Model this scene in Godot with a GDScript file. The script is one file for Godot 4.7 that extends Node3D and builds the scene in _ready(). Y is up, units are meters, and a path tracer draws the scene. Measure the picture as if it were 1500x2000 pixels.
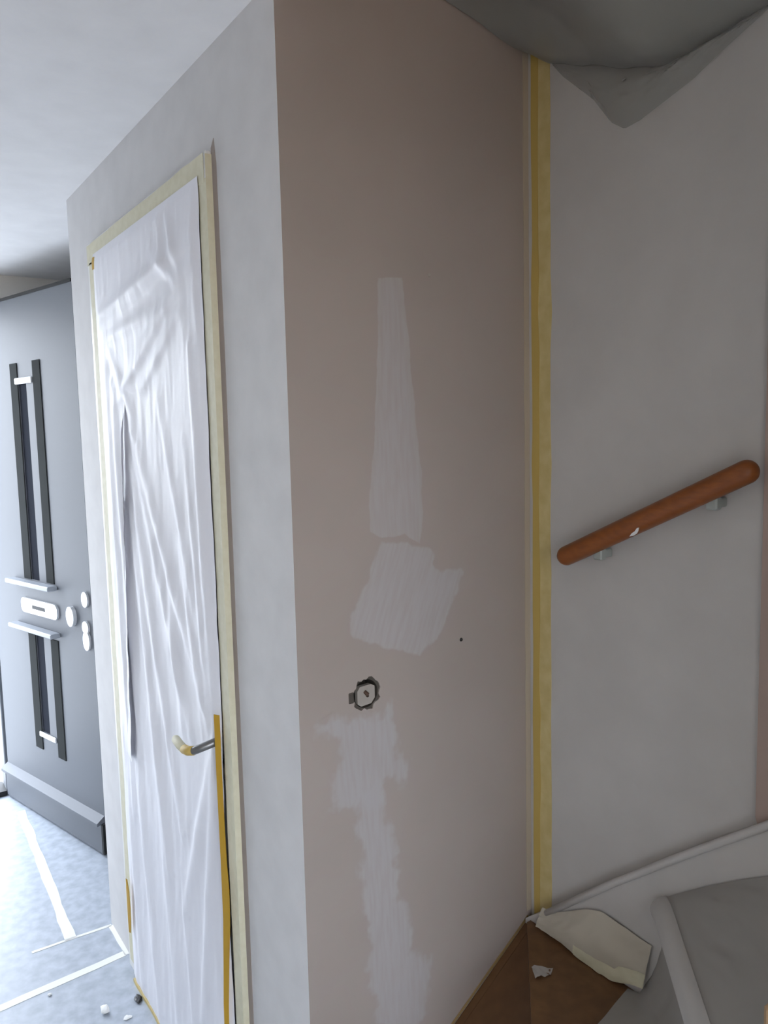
extends Node3D

const W := 0.611          # how far the taupe end wall reaches from the outside corner to the stairwell wall
const H := 2.475          # hall ceiling
const VOID_TOP := 3.4     # top of the stairwell
const FRONT := -2.754     # inner face of the entrance wall
const REAR := 2.6
const LEFT := -1.15       # hall wall beyond the picture's left border

var M := {}
var taken := {}

# ---------------------------------------------------------------- helpers

func V(x: float, y: float) -> Vector2:
	return Vector2(x, y)

func mat(called: String, c: Color, rough := 0.8, spec := 0.5) -> StandardMaterial3D:
	var m := StandardMaterial3D.new()
	m.resource_name = called
	m.albedo_color = c
	m.roughness = rough
	m.metallic_specular = spec
	M[called] = m
	return m

func mottle(m: StandardMaterial3D, lo: Color, hi: Color, freq: float, scale: Vector3, sd: int, octaves := 4) -> void:
	var n := FastNoiseLite.new()
	n.noise_type = FastNoiseLite.TYPE_SIMPLEX_SMOOTH
	n.frequency = freq
	n.fractal_octaves = octaves
	n.seed = sd
	var t := NoiseTexture2D.new()
	t.width = 512
	t.height = 512
	t.seamless = true
	t.noise = n
	var g := Gradient.new()
	g.set_color(0, lo)
	g.set_color(1, hi)
	t.color_ramp = g
	m.albedo_color = Color.WHITE
	m.albedo_texture = t
	m.uv1_triplanar = true
	m.uv1_world_triplanar = true
	m.uv1_scale = scale

func relief(m: StandardMaterial3D, freq: float, depth_cm: float, sd: int) -> void:
	var n := FastNoiseLite.new()
	n.noise_type = FastNoiseLite.TYPE_SIMPLEX_SMOOTH
	n.frequency = freq
	n.fractal_octaves = 3
	n.seed = sd
	var t := NoiseTexture2D.new()
	t.width = 512
	t.height = 512
	t.seamless = true
	t.noise = n
	m.heightmap_enabled = true
	m.heightmap_texture = t
	m.heightmap_scale = depth_cm
	if not m.uv1_triplanar:
		m.uv1_triplanar = true
		m.uv1_world_triplanar = true

func begin() -> SurfaceTool:
	var st := SurfaceTool.new()
	st.begin(Mesh.PRIMITIVE_TRIANGLES)
	st.set_smooth_group(-1)
	return st

# a triangle whose front looks away from a point inside the solid
func tri_out(st: SurfaceTool, a: Vector3, b: Vector3, c: Vector3, inside: Vector3) -> void:
	var n := (b - a).cross(c - a)
	if n.dot((a + b + c) / 3.0 - inside) > 0.0:
		st.add_vertex(a); st.add_vertex(c); st.add_vertex(b)
	else:
		st.add_vertex(a); st.add_vertex(b); st.add_vertex(c)

func quad_out(st: SurfaceTool, a: Vector3, b: Vector3, c: Vector3, d: Vector3, inside: Vector3) -> void:
	tri_out(st, a, b, c, inside)
	tri_out(st, a, c, d, inside)

# box between two corners with chamfered edges
func add_box(st: SurfaceTool, lo: Vector3, hi: Vector3, bevel := 0.0, frame := Transform3D.IDENTITY) -> void:
	var c := (lo + hi) * 0.5
	var h := (hi - lo) * 0.5
	var b := minf(bevel, minf(h.x, minf(h.y, h.z)) * 0.9)
	var mid := frame * c
	var p := func(sx: float, sy: float, sz: float, on: int) -> Vector3:
		var v := Vector3(sx * (h.x - (0.0 if on == 0 else b)), sy * (h.y - (0.0 if on == 1 else b)), sz * (h.z - (0.0 if on == 2 else b)))
		return frame * (c + v)
	for s in [-1.0, 1.0]:
		quad_out(st, p.call(s, -1.0, -1.0, 0), p.call(s, 1.0, -1.0, 0), p.call(s, 1.0, 1.0, 0), p.call(s, -1.0, 1.0, 0), mid)
		quad_out(st, p.call(-1.0, s, -1.0, 1), p.call(1.0, s, -1.0, 1), p.call(1.0, s, 1.0, 1), p.call(-1.0, s, 1.0, 1), mid)
		quad_out(st, p.call(-1.0, -1.0, s, 2), p.call(1.0, -1.0, s, 2), p.call(1.0, 1.0, s, 2), p.call(-1.0, 1.0, s, 2), mid)
	if b <= 0.0:
		return
	for s in [-1.0, 1.0]:
		for t in [-1.0, 1.0]:
			quad_out(st, p.call(s, t, -1.0, 0), p.call(s, t, 1.0, 0), p.call(s, t, 1.0, 1), p.call(s, t, -1.0, 1), mid)
			quad_out(st, p.call(s, -1.0, t, 0), p.call(s, 1.0, t, 0), p.call(s, 1.0, t, 2), p.call(s, -1.0, t, 2), mid)
			quad_out(st, p.call(-1.0, s, t, 1), p.call(1.0, s, t, 1), p.call(1.0, s, t, 2), p.call(-1.0, s, t, 2), mid)
			for u in [-1.0, 1.0]:
				tri_out(st, p.call(s, t, u, 0), p.call(s, t, u, 1), p.call(s, t, u, 2), mid)

# a flat outline given as 3D points, thickened by a vector
func add_prism(st: SurfaceTool, outline: PackedVector3Array, thick: Vector3, flat: PackedVector2Array) -> void:
	var idx := Geometry2D.triangulate_polygon(flat)
	var ctr := Vector3.ZERO
	for q in outline:
		ctr += q
	ctr = ctr / outline.size()
	var mid := ctr + thick * 0.5
	for k in range(0, idx.size(), 3):
		var a := outline[idx[k]]
		var b := outline[idx[k + 1]]
		var c := outline[idx[k + 2]]
		var g := (a + b + c) / 3.0
		tri_out(st, a, b, c, g + thick)
		tri_out(st, a + thick, b + thick, c + thick, g)
	var area := 0.0
	for k in flat.size():
		area += flat[k].cross(flat[(k + 1) % flat.size()])
	var face := Vector3.ZERO
	for k in outline.size():
		face += (outline[k] - ctr).cross(outline[(k + 1) % outline.size()] - ctr)
	for k in outline.size():
		var a := outline[k]
		var b := outline[(k + 1) % outline.size()]
		var away := (b - a).cross(face).normalized() * 0.01
		quad_out(st, a, b, b + thick, a + thick, (a + b + thick) * 0.5 - away)

func prism_xy(st: SurfaceTool, pts: Array, z: float, dz: float) -> void:
	var o := PackedVector3Array()
	var f := PackedVector2Array()
	for q in pts:
		o.append(Vector3(q.x, q.y, z)); f.append(q)
	add_prism(st, o, Vector3(0, 0, dz), f)

func prism_xz(st: SurfaceTool, pts: Array, y: float, dy: float) -> void:
	var o := PackedVector3Array()
	var f := PackedVector2Array()
	for q in pts:
		o.append(Vector3(q.x, y, q.y)); f.append(q)
	add_prism(st, o, Vector3(0, dy, 0), f)

# outline points are (z, y)
func prism_zy(st: SurfaceTool, pts: Array, x: float, dx: float) -> void:
	var o := PackedVector3Array()
	var f := PackedVector2Array()
	for q in pts:
		o.append(Vector3(x, q.y, q.x)); f.append(q)
	add_prism(st, o, Vector3(dx, 0, 0), f)

# round bar along a path; radii may differ per point, ends are closed
func add_tube(st: SurfaceTool, path: Array, radii: Array, seg := 16, squash := Vector2.ONE) -> void:
	st.set_smooth_group(0)
	var rings := []
	var up := Vector3.UP
	for k in path.size():
		var d: Vector3
		if k == 0:
			d = path[1] - path[0]
		elif k == path.size() - 1:
			d = path[k] - path[k - 1]
		else:
			d = (path[k + 1] - path[k - 1])
		d = d.normalized()
		var ref := up if absf(d.dot(up)) < 0.95 else Vector3.RIGHT
		var sx := d.cross(ref).normalized()
		var sy := sx.cross(d).normalized()
		var ring := []
		for j in seg:
			var a := TAU * j / seg
			ring.append(path[k] + sx * cos(a) * radii[k] * squash.x + sy * sin(a) * radii[k] * squash.y)
		rings.append(ring)
	for k in range(rings.size() - 1):
		var mid: Vector3 = (path[k] + path[k + 1]) * 0.5
		for j in seg:
			var l := (j + 1) % seg
			quad_out(st, rings[k][j], rings[k][l], rings[k + 1][l], rings[k + 1][j], mid)
	for e in [0, rings.size() - 1]:
		var into: Vector3 = path[1] if e == 0 else path[e - 1]
		for j in seg:
			tri_out(st, path[e], rings[e][j], rings[e][(j + 1) % seg], into)
	st.set_smooth_group(-1)

# capsule bar with rounded ends
func add_capsule(st: SurfaceTool, a: Vector3, b: Vector3, r: float, seg := 20, squash := Vector2.ONE) -> void:
	var d := (b - a).normalized()
	var path := []
	var rad := []
	for k in 7:
		var t := PI * 0.5 * k / 6.0
		path.append(a - d * r * cos(t)); rad.append(maxf(r * sin(t), 0.0004))
	for k in 7:
		var t := PI * 0.5 * k / 6.0
		path.append(b + d * r * sin(t)); rad.append(maxf(r * cos(t), 0.0004))
	add_tube(st, path, rad, seg, squash)

# an open grid of points as a smooth skin with a small thickness
func add_skin(st: SurfaceTool, grid: Array, toward: Vector3, thick := 0.0) -> void:
	st.set_smooth_group(0)
	for layer in (2 if thick > 0.0 else 1):
		var off := toward.normalized() * (-thick * layer)
		for i in range(grid.size() - 1):
			for j in range(grid[i].size() - 1):
				var a: Vector3 = grid[i][j] + off
				var b: Vector3 = grid[i][j + 1] + off
				var c: Vector3 = grid[i + 1][j + 1] + off
				var d: Vector3 = grid[i + 1][j] + off
				var away := toward if layer == 0 else -toward
				tri_out(st, a, b, c, (a + b + c) / 3.0 - away)
				tri_out(st, a, c, d, (a + c + d) / 3.0 - away)
	st.set_smooth_group(-1)

func numbered(called: String) -> String:
	taken[called] = taken.get(called, -1) + 1
	return called if taken[called] == 0 else "%s_%03d" % [called, taken[called]]

func obj(called: String, st: SurfaceTool, m: Material, parent: Node = self) -> MeshInstance3D:
	st.generate_normals()
	var o := MeshInstance3D.new()
	o.mesh = st.commit()
	o.material_override = m
	o.cast_shadow = GeometryInstance3D.SHADOW_CASTING_SETTING_ON
	o.name = numbered(called) if parent == self else called
	parent.add_child(o, true)
	return o

func boxed(called: String, lo: Vector3, hi: Vector3, m: Material, parent: Node = self, bevel := 0.0) -> MeshInstance3D:
	var st := begin()
	add_box(st, lo, hi, bevel)
	return obj(called, st, m, parent)

func struct(o: Node, label := "", category := "") -> Node:
	o.set_meta("kind", "structure")
	if label: o.set_meta("label", label)
	if category: o.set_meta("category", category)
	return o

func tag(o: Node, label: String, category: String, group := "") -> Node:
	o.set_meta("label", label)
	o.set_meta("category", category)
	if group: o.set_meta("group", group)
	return o

func thing(called: String, label: String, category: String, at := Vector3.ZERO, group := "") -> Node3D:
	var o := Node3D.new()
	o.name = numbered(called)
	add_child(o)
	o.position = at
	tag(o, label, category, group)
	return o

func rnd(sd: int) -> RandomNumberGenerator:
	var r := RandomNumberGenerator.new()
	r.seed = sd
	return r

# ---------------------------------------------------------------- build

func _ready() -> void:
	stage_camera_and_light()
	make_materials()
	build_shell()
	build_hall_wall()
	build_end_wall()
	build_entrance()
	build_outside()
	build_closet_door()
	build_staircase()
	build_handrail()
	build_sheets()
	build_tapes()
	build_small_things()

func stage_camera_and_light() -> void:
	var cam := Camera3D.new()
	cam.name = "camera"
	cam.position = Vector3(-0.6632, 1.70, 1.2292)
	cam.rotation_degrees = Vector3(-5.756, -35.224, -1.346)
	cam.fov = 67.38
	cam.near = 0.02
	add_child(cam)
	cam.current = true

	var sky_m := ProceduralSkyMaterial.new()
	sky_m.sky_top_color = Color(0.90, 0.94, 1.0)
	sky_m.sky_horizon_color = Color(0.95, 0.975, 1.0)
	sky_m.ground_horizon_color = Color(0.75, 0.78, 0.82)
	sky_m.ground_bottom_color = Color(0.5, 0.5, 0.5)
	sky_m.sky_energy_multiplier = 1.0
	var sky := Sky.new()
	sky.sky_material = sky_m
	var env := Environment.new()
	env.background_mode = Environment.BG_SKY
	env.background_energy_multiplier = 11.4
	env.sky = sky
	env.tonemap_mode = Environment.TONE_MAPPER_LINEAR
	env.tonemap_exposure = 1.0
	env.ssao_enabled = true
	env.ssil_enabled = true
	env.sdfgi_enabled = true
	var we := WorldEnvironment.new()
	we.name = "world_environment"
	we.environment = env
	add_child(we)

func make_materials() -> void:
	mottle(mat("hall_paint", Color.WHITE, 0.75), Color(0.80, 0.795, 0.795), Color(0.835, 0.83, 0.83), 0.02, Vector3.ONE * 0.8, 3)
	mottle(mat("ceiling_paint", Color.WHITE, 0.85), Color(0.88, 0.88, 0.885), Color(0.91, 0.91, 0.915), 0.02, Vector3.ONE * 0.7, 5)
	mottle(mat("stair_paint", Color.WHITE, 0.8), Color(0.735, 0.72, 0.705), Color(0.765, 0.75, 0.735), 0.015, Vector3.ONE * 0.7, 7)
	mat("plain_wall", Color(0.86, 0.845, 0.82), 0.85)
	mat("old_paint", Color(0.635, 0.590, 0.563), 0.8)
	mottle(mat("screed", Color.WHITE, 0.42), Color(0.62, 0.65, 0.69), Color(0.73, 0.76, 0.80), 0.03, Vector3.ONE * 1.3, 11, 5)
	mat("door_grey", Color(0.40, 0.415, 0.44), 0.55)
	mat("dark_metal", Color(0.20, 0.21, 0.21), 0.8, 0.2)
	mat("lit_ledge_grey", Color(0.62, 0.64, 0.67), 0.4)  # lighter than the leaf: paints the light on the ledge tops
	mat("gasket", Color(0.06, 0.065, 0.07), 0.6)
	mat("dark_glass", Color(0.20, 0.21, 0.24), 0.7, 0.06)
	var al := mat("white_metal", Color(0.90, 0.91, 0.92), 0.25)
	al.metallic = 0.3
	var st := mat("steel", Color(0.50, 0.50, 0.50), 0.38)
	st.metallic = 0.8
	mat("gloss_white", Color(0.86, 0.86, 0.85), 0.35)
	mottle(mat("pale_tape", Color.WHITE, 0.6), Color(0.81, 0.79, 0.68), Color(0.85, 0.835, 0.74), 0.03, Vector3.ONE * 2.0, 13)
	mottle(mat("yellow_tape", Color.WHITE, 0.6), Color(0.77, 0.69, 0.46), Color(0.83, 0.76, 0.55), 0.02, Vector3(2, 2, 2), 17)
	mat("deep_yellow_tape", Color(0.76, 0.65, 0.36), 0.6)
	mat("brown_tape", Color(0.60, 0.50, 0.33), 0.7)
	mat("cream_edge", Color(0.70, 0.65, 0.58), 0.7)
	mat("golden_tape", Color(0.74, 0.58, 0.13), 0.6)
	mat("white_tape", Color(0.92, 0.92, 0.90), 0.55)
	mat("film", Color(0.92, 0.92, 0.945), 0.48, 0.4)
	mat("scrap_film", Color(0.66, 0.64, 0.62), 0.4)
	var sheet := mat("clear_sheet", Color(0.62, 0.62, 0.60, 0.72), 0.35)
	sheet.transparency = BaseMaterial3D.TRANSPARENCY_ALPHA
	var flap := mat("clear_flap", Color(0.60, 0.60, 0.58, 0.45), 0.32)
	flap.transparency = BaseMaterial3D.TRANSPARENCY_ALPHA
	mottle(mat("stair_wood", Color.WHITE, 0.45), Color(0.37, 0.26, 0.165), Color(0.46, 0.33, 0.21), 0.02, Vector3(2.0, 2.0, 2.0), 19)
	mottle(mat("rail_wood", Color.WHITE, 0.38), Color(0.47, 0.25, 0.10), Color(0.59, 0.34, 0.14), 0.02, Vector3(3.0, 10.0, 3.0), 23)
	mat("newel_wood", Color(0.70, 0.58, 0.44), 0.5)
	mat("cover_cloth", Color(0.62, 0.61, 0.59), 0.75)
	mat("lit_nosing", Color(0.74, 0.73, 0.715), 0.7)  # paler than the cloth: light on the rounded nosing put into colour
	mat("masking_paper", Color(0.74, 0.71, 0.65), 0.8)
	mat("bracket_grey", Color(0.62, 0.64, 0.62), 0.45)
	mat("filler_white", Color(0.93, 0.93, 0.92), 0.8)
	mat("black_plastic", Color(0.05, 0.05, 0.05), 0.5)
	mat("socket_plastic", Color(0.62, 0.59, 0.56), 0.6)
	mat("copper_wire", Color(0.36, 0.27, 0.22), 0.6)
	mat("dark_recess", Color(0.30, 0.275, 0.25), 0.9)
	mat("pink_trim", Color(0.66, 0.58, 0.54), 0.6)
	mottle(mat("pavement", Color.WHITE, 0.9), Color(0.73, 0.73, 0.725), Color(0.82, 0.82, 0.815), 0.02, Vector3.ONE * 0.4, 29)
	mat("garden_wall", Color(0.90, 0.90, 0.89), 0.9)
	mottle(mat("warm_bounce", Color.WHITE, 0.6), Color(0.62, 0.50, 0.38), Color(0.72, 0.60, 0.47), 0.02, Vector3.ONE, 31)  # warm tone for the added ground that bounces light indoors

func build_shell() -> void:
	struct(boxed("floor", Vector3(LEFT - 0.1, -0.1, FRONT - 0.15), Vector3(0.75, 0.0, REAR + 0.1), M.screed), "blue-grey dusty hall floor", "floor")
	var st := begin()
	add_box(st, Vector3(LEFT - 0.1, H, FRONT - 0.15), Vector3(0.0, H + 0.2, REAR + 0.1))
	add_box(st, Vector3(0.0, H, FRONT - 0.15), Vector3(0.75, H + 0.2, -0.1))
	struct(obj("ceiling", st, M.ceiling_paint), "smooth white hall ceiling", "ceiling")
	# hall wall beyond the left border, rear wall with an added opening that lets in light
	struct(boxed("wall_outer", Vector3(LEFT - 0.1, 0.0, FRONT), Vector3(LEFT, H, REAR), M.plain_wall), "plain hall wall facing the closet door", "wall")
	st = begin()
	add_box(st, Vector3(LEFT, 0, REAR), Vector3(-1.1, H, REAR + 0.1))
	add_box(st, Vector3(-0.12, 0, REAR), Vector3(W, H, REAR + 0.1))
	add_box(st, Vector3(-1.1, 2.3, REAR), Vector3(-0.12, H, REAR + 0.1))
	add_box(st, Vector3(-1.1, 0.0, REAR), Vector3(-0.12, 0.75, REAR + 0.1))
	struct(obj("wall_rear", st, M.plain_wall), "hall wall behind the photographer with a wide opening added for light", "wall")
	struct(boxed("wall_added_shade", Vector3(0.05, 0.0, 1.25), Vector3(0.10, VOID_TOP, REAR), M.plain_wall), "unseen partition added to shade the stairwell wall", "wall")  # added out of view to keep rear light off the stairs
	# stairwell
	struct(boxed("wall_right", Vector3(W, 0.0, -0.1), Vector3(W + 0.12, VOID_TOP, REAR + 0.1), M.stair_paint), "off-white stairwell wall carrying the wooden handrail", "wall")
	struct(boxed("wall_void", Vector3(-0.1, H + 0.2, -0.1), Vector3(0.0, VOID_TOP, REAR + 0.1), M.plain_wall), "wall of the stairwell above the hall ceiling", "wall")
	struct(boxed("wall_void_rear", Vector3(0.0, H, REAR), Vector3(W, VOID_TOP, REAR + 0.1), M.plain_wall), "rear wall of the stairwell above the hall", "wall")
	struct(boxed("ceiling_stairwell", Vector3(-0.1, VOID_TOP, -0.1), Vector3(W + 0.12, VOID_TOP + 0.1, REAR + 0.1), M.ceiling_paint), "ceiling over the stairwell", "ceiling")
	# vestibule and closet shell
	struct(boxed("wall_end", Vector3(0.1, 0, -1.445), Vector3(0.45, H, -1.345), M.hall_paint), "short return wall of the closet block", "wall")
	struct(boxed("wall_vestibule", Vector3(0.45, 0, FRONT), Vector3(0.55, H, -1.345), M.hall_paint), "vestibule wall behind the open front door", "wall")
	struct(boxed("wall_closet", Vector3(0.65, 0, -1.345), Vector3(0.75, H, -0.1), M.plain_wall), "back wall inside the closet", "wall")

func build_hall_wall() -> void:
	var st := begin()
	prism_xz(st, [V(0, 0), V(0, -0.315), V(0.1, -0.315), V(0.1, -0.1)], 0.0, H)
	prism_xz(st, [V(0, -1.12), V(0, -1.445), V(0.1, -1.445), V(0.1, -1.12)], 0.0, H)
	prism_xz(st, [V(0, -0.315), V(0, -1.12), V(0.1, -1.12), V(0.1, -0.315)], 2.235, H - 2.235)
	var w := struct(obj("wall_left", st, M.hall_paint), "freshly painted pale grey hall wall around the masked closet door", "wall")
	# the roller has not reached the old paint beside the casing
	st = begin()
	prism_zy(st, [V(-0.287, 0.0), V(-0.262, 0.0), V(-0.2625, 0.7), V(-0.265, 1.3), V(-0.262, 1.9), V(-0.264, 2.25), V(-0.272, 2.30), V(-0.287, 2.285)], -0.0008, 0.0009)
	obj("unpainted_strip", st, M.old_paint, w).set_meta("label", "strip of old taupe paint beside the casing")

# outlines of the filler smears on the end wall, in metres across and up
func filler_outlines() -> Array:
	return [
		[V(0.202, 1.999), V(0.261, 2.005), V(0.268, 1.948), V(0.276, 1.869), V(0.283, 1.779), V(0.293, 1.687), V(0.300, 1.614), V(0.302, 1.541), V(0.300, 1.509), V(0.292, 1.476), V(0.263, 1.490), V(0.254, 1.501), V(0.234, 1.495), V(0.197, 1.496), V(0.169, 1.511), V(0.168, 1.551), V(0.175, 1.620), V(0.184, 1.689), V(0.192, 1.788), V(0.198, 1.895)],
		[V(0.197, 1.493), V(0.228, 1.487), V(0.260, 1.484), V(0.295, 1.472), V(0.316, 1.470), V(0.332, 1.451), V(0.329, 1.432), V(0.345, 1.414), V(0.373, 1.418), V(0.402, 1.412), V(0.409, 1.403), V(0.394, 1.369), V(0.364, 1.318), V(0.343, 1.283), V(0.321, 1.265), V(0.287, 1.244), V(0.260, 1.251), V(0.222, 1.266), V(0.184, 1.282), V(0.154, 1.295), V(0.124, 1.305), V(0.116, 1.327), V(0.117, 1.352), V(0.129, 1.370), V(0.145, 1.388), V(0.162, 1.421), V(0.171, 1.450), V(0.184, 1.474)],
		[V(0.073, 1.168), V(0.120, 1.153), V(0.131, 1.147), V(0.150, 1.149), V(0.187, 1.147), V(0.213, 1.162), V(0.219, 1.155), V(0.215, 1.113), V(0.230, 1.093), V(0.229, 1.050), V(0.255, 1.026), V(0.258, 0.992), V(0.240, 0.981), V(0.197, 0.999), V(0.188, 0.980), V(0.195, 0.951), V(0.144, 0.956), V(0.114, 0.970), V(0.078, 0.976), V(0.055, 0.989), V(0.062, 1.017), V(0.063, 1.053), V(0.082, 1.084), V(0.088, 1.103), V(0.065, 1.114), V(0.055, 1.132), V(0.021, 1.140), V(0.039, 1.156)],
		[V(0.110, 1.010), V(0.190, 1.000), V(0.197, 0.917), V(0.214, 0.889), V(0.221, 0.843), V(0.217, 0.743), V(0.240, 0.711), V(0.253, 0.683), V(0.254, 0.613), V(0.278, 0.591), V(0.303, 0.563), V(0.302, 0.527), V(0.290, 0.479), V(0.275, 0.427), V(0.270, 0.38), V(0.200, 0.40), V(0.156, 0.500), V(0.138, 0.574), V(0.137, 0.630), V(0.136, 0.697), V(0.133, 0.742), V(0.120, 0.791), V(0.125, 0.843), V(0.123, 0.898), V(0.118, 0.932)],
	]

func edge_distance(p: Vector2, poly: PackedVector2Array) -> float:
	var best := 9.0
	for k in poly.size():
		var c := Geometry2D.get_closest_point_to_segment(p, poly[k], poly[(k + 1) % poly.size()])
		best = minf(best, p.distance_to(c))
	return best if Geometry2D.is_point_in_polygon(p, poly) else -best

const FACE_W := 0.64
const FACE_H := 2.56

func end_wall_image() -> Image:
	var px := 512
	var py := 2048
	var paint := Color(0.635, 0.590, 0.563)
	var filler := Color(0.672, 0.652, 0.650)
	var coarse := FastNoiseLite.new()
	coarse.seed = 41; coarse.frequency = 0.008; coarse.fractal_octaves = 4
	var low := coarse.get_image(px / 4, py / 4, false, false, true)
	low.resize(px, py, Image.INTERPOLATE_CUBIC)
	var im := Image.create(px, py, false, Image.FORMAT_RGB8)
	var lowd := low.get_data()
	var step := low.get_data().size() / (px * py)
	var data := PackedByteArray()
	data.resize(px * py * 3)
	for k in px * py:
		var d := (float(lowd[k * step]) / 255.0 - 0.5) * 0.03
		data[k * 3] = int(clampf(paint.r + d, 0, 1) * 255.0)
		data[k * 3 + 1] = int(clampf(paint.g + d, 0, 1) * 255.0)
		data[k * 3 + 2] = int(clampf(paint.b + d, 0, 1) * 255.0)
	var streak := FastNoiseLite.new()
	streak.seed = 43; streak.frequency = 1.0; streak.fractal_octaves = 3
	var soft := [0.003, 0.006, 0.018, 0.016]
	var cover := [0.85, 0.9, 0.95, 0.9]
	var outlines := filler_outlines()
	for n in outlines.size():
		var poly := PackedVector2Array(outlines[n])
		var r := Rect2(poly[0], Vector2.ZERO)
		for q in poly:
			r = r.expand(q)
		r = r.grow(0.015)
		for j in range(maxi(0, int((FACE_H - r.end.y) / FACE_H * py)), mini(py, int((FACE_H - r.position.y) / FACE_H * py))):
			for i in range(maxi(0, int(r.position.x / FACE_W * px)), mini(px, int(r.end.x / FACE_W * px))):
				var p := Vector2((i + 0.5) / px * FACE_W, FACE_H - (j + 0.5) / py * FACE_H)
				var d := edge_distance(p, poly)
				var s: float = soft[n]
				var wob := streak.get_noise_2d(p.x * 22.0, p.y * 18.0) * s * 1.1
				var a := smoothstep(-s * 0.4, s * 0.9, d + wob)
				if a <= 0.0:
					continue
				var lane := streak.get_noise_2d(p.x * 90.0 + n * 50.0 + p.y * (-32.0 if n == 1 else 3.0), p.y * 9.0)
				a *= cover[n] * clampf(0.85 + 0.35 * lane, 0.3, 1.0)
				var o := (j * px + i) * 3
				data[o] = int(lerpf(data[o], filler.r * 255.0, a))
				data[o + 1] = int(lerpf(data[o + 1], filler.g * 255.0, a))
				data[o + 2] = int(lerpf(data[o + 2], filler.b * 255.0, a))
	im.set_data(px, py, false, Image.FORMAT_RGB8, data)
	return im

func face_vertex(st: SurfaceTool, x: float, y: float, z: float) -> void:
	st.set_uv(Vector2(x / FACE_W, 1.0 - y / FACE_H))
	st.add_vertex(Vector3(x, y, z))

func face_quad(st: SurfaceTool, q: Array, z: float) -> void:
	# clockwise as seen from +z
	var tris := [[q[0], q[1], q[2]], [q[0], q[2], q[3]]]
	for t in tris:
		var flip: bool = (t[1] - t[0]).cross(t[2] - t[0]) > 0.0
		face_vertex(st, t[0].x, t[0].y, z)
		var b: Vector2 = t[2] if flip else t[1]
		var e: Vector2 = t[1] if flip else t[2]
		face_vertex(st, b.x, b.y, z)
		face_vertex(st, e.x, e.y, z)

func build_end_wall() -> void:
	var m := mat("end_wall_paint", Color.WHITE, 0.8)
	m.albedo_texture = ImageTexture.create_from_image(end_wall_image())
	var st := begin()
	var hx := 0.152
	var hy := 1.191
	var hr := 0.031
	var s := 0.06
	var x0 := hx - s
	var x1 := hx + s
	var y0 := hy - s
	var y1 := hy + s
	for r in [[0.0, 0.0, W, y0], [0.0, y1, W, 2.56], [0.0, y0, x0, y1], [x1, y0, W, y1]]:
		face_quad(st, [V(r[0], r[1]), V(r[0], r[3]), V(r[2], r[3]), V(r[2], r[1])], 0.0)
	var seg := 32
	var g := rnd(5)
	var rim := []
	for k in seg:
		rim.append(hr * (1.0 + g.randf_range(-0.10, 0.16)))
	for k in seg:
		var a0 := TAU * k / seg - PI
		var a1 := TAU * (k + 1) / seg - PI
		var c0 := V(cos(a0), sin(a0))
		var c1 := V(cos(a1), sin(a1))
		var o0 := V(hx, hy) + c0 * (s / maxf(absf(c0.x), absf(c0.y)))
		var o1 := V(hx, hy) + c1 * (s / maxf(absf(c1.x), absf(c1.y)))
		var i0: Vector2 = V(hx, hy) + c0 * rim[k]
		var i1: Vector2 = V(hx, hy) + c1 * rim[(k + 1) % seg]
		face_quad(st, [i0, o0, o1, i1], 0.0)
		# plaster edge of the hole
		var lo := -0.012
		st.set_uv(V(0.9, 0.02))
		quad_out(st, Vector3(i0.x, i0.y, 0), Vector3(i1.x, i1.y, 0), Vector3(i1.x, i1.y, lo), Vector3(i0.x, i0.y, lo), Vector3(hx, hy, 0) + Vector3(c0.x, c0.y, 0) * 0.2)
	# the body behind the face, mitred against the hall wall
	st.set_uv(V(0.9, 0.02))
	for r in [[0.0, 0.0, 0.1, -0.1], [0.1, -0.1, W, -0.1]]:
		quad_out(st, Vector3(r[0], 0, r[1]), Vector3(r[2], 0, r[3]), Vector3(r[2], VOID_TOP, r[3]), Vector3(r[0], VOID_TOP, r[1]), Vector3(0.3, 1.5, 0.5))
	quad_out(st, Vector3(0, 2.56, 0), Vector3(W, 2.56, 0), Vector3(W, VOID_TOP, 0), Vector3(0, VOID_TOP, 0), Vector3(0.3, 3, -0.05))
	quad_out(st, Vector3(0, VOID_TOP, 0), Vector3(W, VOID_TOP, 0), Vector3(W, VOID_TOP, -0.1), Vector3(0.1, VOID_TOP, -0.1), Vector3(0.3, 1, -0.05))
	var w := struct(obj("wall_center", st, m), "old taupe end wall with pale filler smears and a bare socket hole", "wall")
	var outlines := filler_outlines()
	var told := ["tall tapering smear of pale filler", "broad slanting smear of pale filler", "ragged smear of pale filler under the socket hole", "long streaky smear of pale filler near the stairs"]
	for n in outlines.size():
		var grown: Array = Geometry2D.offset_polygon(PackedVector2Array(outlines[n]), 0.004)
		var poly: PackedVector2Array = grown[0]
		var idx := Geometry2D.triangulate_polygon(poly)
		st = begin()
		for k in range(0, idx.size(), 3):
			var a := poly[idx[k]]
			var b := poly[idx[k + 1]]
			var c := poly[idx[k + 2]]
			if (b - a).cross(c - a) > 0.0:
				var t := b
				b = c
				c = t
			for q in [a, b, c]:
				face_vertex(st, q.x, q.y, 0.0006 + 0.0001 * n)
		obj("filler_patch", st, m, w).set_meta("label", told[n])

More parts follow.
